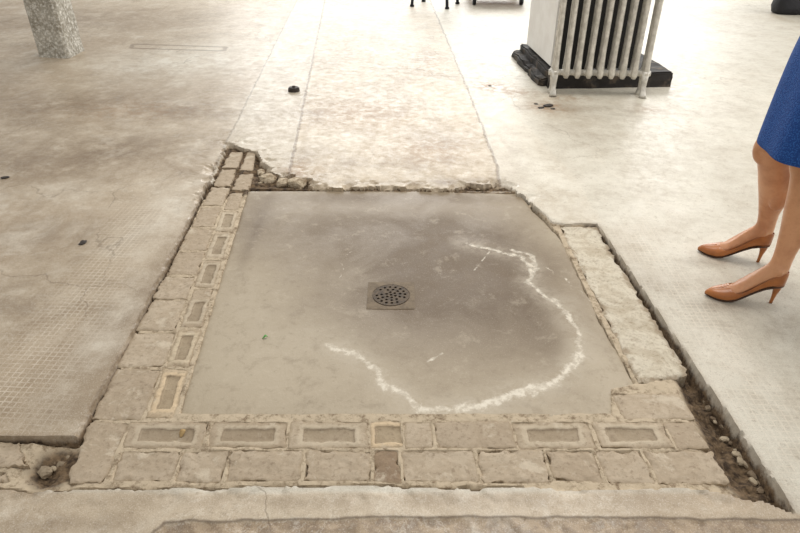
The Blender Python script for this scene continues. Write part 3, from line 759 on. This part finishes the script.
# ================================================================== WOMAN
FW = Vector((-.955, .297, 0)).normalized(); LT = Vector((-FW.y, FW.x, 0))   # forward / her left
UP = Vector((0, 0, 1))
pc = Vector((1.352, 1.925, 0))
per = empty("person", (1.33, 1.93, 0)); top(per, "woman standing in royal blue dress and tan heels", "person")
off = -per.location
def ering(c, hw, hd, n=28, fw=FW, lt=LT, pw=1.0):
    out = []
    for k in range(n):
        t = 2 * math.pi * k / n; a, b = math.cos(t), math.sin(t)
        out.append(Vector(c) + lt * hw * math.copysign(abs(a) ** pw, a) + fw * hd * math.copysign(abs(b) ** pw, b))
    return out
def I(x, xs_, ys_): return float(np.interp(x, xs_, ys_))
LEN = .240
def sole(t): return I(t, [0, .1, .2, .3, .4, .5, .62, .72, .85, 1], [.080, .079, .074, .061, .044, .027, .010, .004, .004, .010])
def hwid(t): return I(t, [0, .02, .06, .12, .3, .45, .6, .7, .8, .88, .95, .985, 1], [.003, .014, .024, .029, .027, .030, .038, .040, .035, .026, .013, .006, .0015])
def hhei(t): return I(t, [0, .03, .1, .3, .5, .62, .7, .8, .9, .97, 1], [.050, .060, .062, .060, .052, .046, .042, .034, .026, .016, .005])
m = M("tan_leather"); nn = m.noise(14, 4, .5)
TL = m.out(m.mix(m.rng(nn, .3, .7), s(148, 86, 40), s(182, 114, 60)), .3, m.bump(m.noise(400, 2), .05, .001))
m = M("dark_sole"); SOL = m.out(m.mix(m.noise(40), s(60, 38, 22), s(86, 54, 32)), .6)
body = Bag()
def foot(toe, heel):
    toe = Vector((toe[0], toe[1], 0)); heel = Vector((heel[0], heel[1], 0))
    fw = (toe - heel).normalized(); lt = Vector((-fw.y, fw.x, 0))
    def P(t, a, z): return toe - fw * (1 - t) * LEN + lt * a + UP * z
    rings = []
    for t in [.05, .08, .13, .2, .28, .36, .45, .55, .65, .75, .85, .92]:
        H = I(t, [.05, .1, .2, .28, .36, .45, .55, .65, .8, .92], [.05, .075, .085, .086, .078, .066, .054, .043, .030, .018])
        wd = max(hwid(t) - .004, .004); z0 = sole(t) + .004
        ring = []
        for k in range(20):
            a = 2 * math.pi * k / 20; sx, cz = math.sin(a), math.cos(a)
            nar = 1 - .35 * max(cz, 0) ** 1.5
            ring.append(P(t, wd * sx * nar, z0 + H / 2 + H / 2 * cz))
        rings.append(ring)
    body.add(loft(rings))
    for j, w_ in enumerate((-.018, -.008, .002, .012)):      # extensor tendons on the instep
        body.add(tube([P(.26, w_ * .4, sole(.26) + .088), P(.42, w_ * .8, sole(.42) + .068), P(.60, w_ * 1.3, sole(.6) + .046)], [.004, .0042, .003], 8))
    sh = empty("high_heel_shoe", (0, 0, 0)); sh.parent = per; sh["label"] = "tan leather pointed pump with stiletto heel"
    rings = []
    ts = [0, .012, .03, .06, .1, .15, .2, .25, .3, .36, .42, .48, .54, .58, .62, .65, .68, .70, .72, .76, .8, .84, .88, .92, .95, .975, .99, 1.0]
    for t in ts:
        H = hhei(t); ht = I(t, [0, .05, .15, .3, .45, .56, .64, .69, .71], [.050, .053, .048, .036, .028, .027, .033, .040, 1])
        fr_ = min(ht / H, 1); p0 = 0.0 if fr_ >= 1 or t >= .71 else math.acos(max(-1, min(1, 2 * fr_ - 1)))
        wd = hwid(t); ring = []; K = 30
        for k in range(K + 1):
            a = p0 + (2 * math.pi - 2 * p0) * k / K; sx, cz = math.sin(a), math.cos(a)
            z = sole(t) + H / 2 + H / 2 * (cz if cz > 0 else math.copysign(abs(cz) ** .6, cz))
            ring.append(P(t, wd * math.copysign(abs(sx) ** (.85 if cz > 0 else .75), sx), z) + off)
        rings.append(ring)
    V, F = loft(rings, closed=False, cap=False)
    up = mesh_obj("shoe_upper", V, F, TL, sh); md = up.modifiers.new("s", 'SOLIDIFY'); md.thickness = .002; md.offset = 0
    sd = up.modifiers.new("ss", 'SUBSURF'); sd.levels = 1; sd.render_levels = 1
    rings = []
    for t in [.01, .03, .08, .15, .25, .35, .45, .55, .65, .75, .85, .93, .98, .998]:
        wd = hwid(t) * .93; z = sole(t)
        rings.append([P(t, -wd, z + .001) + off, P(t, wd, z + .001) + off, P(t, wd * .95, z - .004) + off, P(t, -wd * .95, z - .004) + off])
    mesh_obj("shoe_sole", *loft(rings), SOL, sh)
    rings = []
    for q, wd_, dp in [(0, .024, .030), (.12, .017, .021), (.3, .010, .012), (.55, .0065, .0075), (.8, .0052, .0058), (1, .005, .0055)]:
        z = .082 * (1 - q); cx = I(q, [0, .3, 1], [.030, .019, .022])
        rings.append([P(0, 0, z) + off + fw * (cx + dp * math.sin(a)) + lt * wd_ * math.cos(a) for a in [6.2832 * k / 16 for k in range(16)]])
    mesh_obj("stiletto_heel", *loft(rings), TL, sh)
    return toe - fw * (1 - .16) * LEN, fw
nT, nH = G(704, 295), G(773, 303); fT, fH = G(697, 251), G(764, 263)
na, nf = foot(nT, nH); fa, ff = foot(fT, fH)
def leg(ank, fw, knee, hip, side):
    lt = Vector((-fw.y, fw.x, 0)); ank = Vector((ank.x, ank.y, .147)); knee = Vector(knee); hip = Vector(hip)
    rings = []
    base_ = Vector((ank.x, ank.y, .093))
    rings.append(ering(base_ + fw * .002, .020, .026, 24, fw, lt)); rings.append(ering(Vector((ank.x, ank.y, .122)) + fw * .004, .026, .035, 24, fw, lt))
    L = knee - ank
    # (t along shank, half width, half depth, shift back): shin stays nearly straight, calf swells behind
    for t, w, dp, bk_ in [(0, .027, .034, 0), (.06, .025, .031, .003), (.16, .027, .032, .006), (.3, .034, .041, .013), (.4, .043, .049, .019), (.5, .051, .057, .024), (.6, .056, .062, .026), (.7, .056, .061, .023),
                        (.8, .052, .057, .015), (.88, .050, .055, .008), (.94, .050, .055, .003), (1.0, .051, .057, 0)]:
        rings.append(ering(ank + L * t - fw * bk_, w, dp, 24, fw, lt))
    T = hip - knee
    for t, w in [(.06, .053), (.12, .055), (.2, .058), (.3, .062), (.55, .072), (.8, .082), (1, .085)]:
        rings.append(ering(knee + T * t, w, w * 1.06, 24, fw, lt))
    body.add(loft(rings))
    body.add(ellipsoid(knee + fw * .018 - UP * .002, (.034, .040, .060), 20, 14, lt, fw))
    for sg_ in (-1, 1):
        body.add(ellipsoid(ank + L * .62 - fw * .046 + lt * sg_ * .018 - UP * (.010 if sg_ > 0 else 0), (.030, .038, .095), 18, 16, lt, fw))
    body.add(tube([ank - fw * .026 - UP * .04, ank - fw * .030 + L * .08, ank - fw * .038 + L * .3], [.009, .008, .012], 10))
    for sgn in (-1, 1): body.add(ellipsoid(Vector((ank.x, ank.y, .138)) + lt * sgn * .023, (.011, .014, .015), 10, 8))
leg(na, nf, (1.285, 1.82, .505), pc + LT * .085 + UP * .90, 1)
leg(fa, ff, (1.266, 2.005, .480), pc - LT * .085 + UP * .90, -1)
tors = [(.84, .0, .150, .100), (.92, -.01, .165, .112), (1.0, -.005, .155, .10), (1.12, 0, .118, .085), (1.2, .005, .125, .092), (1.28, .012, .138, .105), (1.36, 0, .150, .085), (1.41, -.01, .12, .062), (1.435, -.01, .06, .052), (1.47, -.006, .050, .052), (1.53, .008, .048, .052)]
body.add(loft([ering(pc + FW * f + UP * z, w, d_) for z, f, w, d_ in tors]))
hc = pc + FW * .03 + UP * 1.615
body.add(ellipsoid(hc + FW * -.012 + UP * .03, (.074, .092, .085), 24, 16, LT, FW))
body.add(ellipsoid(hc + FW * .022 + UP * -.035, (.056, .062, .078), 20, 14, LT, FW))
body.add(ellipsoid(hc + FW * .06 + UP * -.095, (.022, .020, .016), 12, 8, LT, FW))
body.add(tube([hc + FW * .082 + UP * .022, hc + FW * .094, hc + FW * .106 + UP * -.022, hc + FW * .088 + UP * -.034], [.007, .009, .013, .008], 10))
body.add(ellipsoid(hc + FW * .080 + UP * -.058, (.024, .010, .007), 12, 8, LT, FW)); body.add(ellipsoid(hc + FW * .078 + UP * -.069, (.020, .010, .007), 12, 8, LT, FW))
for sg in (-1, 1):
    body.add(ellipsoid(hc + LT * sg * .073 + FW * -.01 + UP * -.005, (.008, .017, .030), 12, 8, LT, FW))
    body.add(ellipsoid(hc + LT * sg * .031 + FW * .068 + UP * .026, (.022, .012, .006), 12, 8, LT, FW))
for sg in (-1, 1):
    sh_ = pc + LT * sg * .165 + UP * 1.375; el = pc + LT * sg * .225 - FW * .10 + UP * 1.11; wr = pc + LT * sg * .235 - FW * .11 + UP * .88
    mid1 = sh_.lerp(el, .5); mid2 = el.lerp(wr, .4)
    body.add(tube([sh_ - LT * sg * .04 + UP * .005, sh_, sh_.lerp(el, .2), mid1, el, mid2, wr.lerp(el, .15), wr], [.040, .045, .043, .038, .034, .034, .025, .023], 14))
    pdv = (wr - el).normalized()
    body.add(tube([wr, wr + pdv * .03, wr + pdv * .07, wr + pdv * .095], [(.018, .022), (.014, .034), (.013, .038), (.010, .036)], 14, up=FW))
    sdv = FW; inn = -LT * sg
    for j, ln in enumerate((.068, .078, .072, .056)):
        b0 = wr + pdv * .085 + sdv * (.028 - j * .0185)
        p1 = b0 + pdv * ln * .45 + inn * .004; p2 = p1 + pdv * ln * .3 + inn * .014; p3 = p2 + pdv * ln * .22 + inn * .018
        body.add(tube([b0, p1, p2, p3], [.0088, .0085, .0078, .006], 10))
    t0 = wr + pdv * .03 + sdv * .024; t1 = t0 + pdv * .035 + sdv * .024 + inn * .01; t2 = t1 + pdv * .034 + sdv * .006 + inn * .008
    body.add(tube([t0, t1, t2], [.013, .0105, .008], 10))
m = M("skin"); nn = m.noise(9, 5, .6); n5 = m.noise(120, 3, .6)
c = m.mix(m.rng(nn, .35, .65), s(188, 130, 92), s(212, 157, 117)); c = m.mix(m.rng(n5, .5, .7, 0, .15), c, s(176, 116, 80))
SKM = m.out(c, .36, m.bump(n5, .05, .002))
m.b.inputs["Subsurface Weight"].default_value = .05; m.b.inputs["Subsurface Radius"].default_value = (.02, .008, .004)
bo = mesh_obj("body", [v + off for v in body.V], body.F, SKM, per)
rm = bo.modifiers.new("r", 'REMESH'); rm.mode = 'VOXEL'; rm.voxel_size = .0048; rm.use_smooth_shade = True
sm = bo.modifiers.new("s", 'SMOOTH'); sm.factor = .5; sm.iterations = 10
m = M("royal_blue_weave")
w1 = m.voro(230); nn = m.noise(5, 4, .5)
c = m.mix(m.rng(w1, .1, .6), s(50, 102, 176), s(26, 66, 132)); c = m.mix(m.rng(nn, .4, .7, 0, .4), c, s(30, 76, 148))
DRM = m.out(c, .75, m.bump(w1, .6, .003), spec=.25)
dress = [(.530, Vector((1.308, 1.868, 0)), .208, .152), (.537, Vector((1.308, 1.868, 0)), .210, .154), (.62, Vector((1.322, 1.885, 0)), .206, .151), (.72, Vector((1.338, 1.905, 0)), .203, .146), (.82, pc, .197, .138), (.92, pc - FW * .008, .185, .126),
         (1.0, pc, .168, .112), (1.12, pc, .130, .096), (1.2, pc + FW * .005, .136, .102), (1.28, pc + FW * .012, .150, .116), (1.36, pc, .163, .096), (1.405, pc - FW * .008, .135, .074), (1.425, pc - FW * .01, .095, .066)]
rings = []
for z, cc, w, d_ in dress:
    r = ering(Vector((cc.x, cc.y, z)), w, d_, 96)
    for i, p in enumerate(r):
        a = 6.2832 * i / 96; k = max(0, (1.0 - z) / .46)
        r[i] = p + (p - Vector((cc.x, cc.y, z))) * (.034 * k * math.sin(a * 8 + 1.0) + .020 * k * math.sin(a * 4 + z * 8)) + off
    rings.append(r)
V, F = loft(rings, cap=False)
do = mesh_obj("dress", V, F, DRM, per); do["label"] = "royal blue textured knee-length dress"
md = do.modifiers.new("s", 'SOLIDIFY'); md.thickness = .004
md = do.modifiers.new("ss", 'SUBSURF'); md.levels = 1; md.render_levels = 2
m = M("brown_hair"); nn = m.noise(30, 5, .6, .5, m.map(0, (1, 1, .1))); HM = m.out(m.mix(nn, s(46, 30, 20), s(92, 62, 40)), .45, m.bump(nn, .5, .006))
hb = Bag()
hb.add(ellipsoid(hc + FW * -.028 + UP * .042, (.086, .092, .086), 24, 16, LT, FW))
hb.add(tube([hc - FW * .05 + UP * .03, hc - FW * .065 - UP * .05, hc - FW * .06 - UP * .13, hc - FW * .05 - UP * .2], [(.075, .04), (.08, .045), (.078, .04), (.06, .02)], 20, up=FW))
for sg in (-1, 1):
    hb.add(tube([hc + LT * sg * .06 + FW * .02 + UP * .07, hc + LT * sg * .08 - FW * .01, hc + LT * sg * .078 - FW * .02 - UP * .09, hc + LT * sg * .07 - FW * .03 - UP * .18], [.02, .024, .024, .012], 12))
ho = mesh_obj("hair", [v + off for v in hb.V], hb.F, HM, per)
rm = ho.modifiers.new("r", 'REMESH'); rm.mode = 'VOXEL'; rm.voxel_size = .008; rm.use_smooth_shade = True
m = M("eye_white"); EW = m.out(m.mix(m.noise(20), s(238, 236, 232), s(244, 242, 240)), .2)
m = M("iris_brown"); IRM = m.out(m.mix(m.noise(20), s(40, 26, 16), s(60, 40, 26)), .2)
for sg in (-1, 1):
    e = hc + LT * sg * .031 + FW * .072 + UP * .012 + off
    V, F = ellipsoid(e, (.013, .010, .008), 16, 10, LT, FW); mesh_obj("eye", V, F, EW, per)
    V, F = ellipsoid(e + FW * .0085, (.0055, .003, .0055), 12, 8, LT, FW); mesh_obj("iris", V, F, IRM, per)

# ================================================================== LIGHT
w = bpy.data.worlds.new("world"); scn.world = w; w.use_nodes = True
bg = w.node_tree.nodes["Background"]; bg.inputs[0].default_value = (1.0, .978, .94, 1); bg.inputs[1].default_value = .59
def area(name, loc, tgt, sx, sy, e, col=(1, .97, .92)):
    l = bpy.data.lights.new(name, 'AREA'); l.shape = 'RECTANGLE'; l.size = sx; l.size_y = sy; l.energy = e; l.color = col
    o = bpy.data.objects.new(name, l); o.location = loc
    o.rotation_euler = (Vector(tgt) - Vector(loc)).to_track_quat('-Z', 'Y').to_euler(); link(o)
area("window_light", (1.5, 13, 3.2), (1.5, 4, 0), 10, 3.5, 700, (1, .985, .955))
area("ceiling_light", (1.2, 3.3, 3.8), (0.9, 2.3, 0), 2, 2, 88, (1, .96, .91))
area("side_window_light", (8, 4, 3), (1, 3, 0), 5, 3, 200, (1, .98, .95))
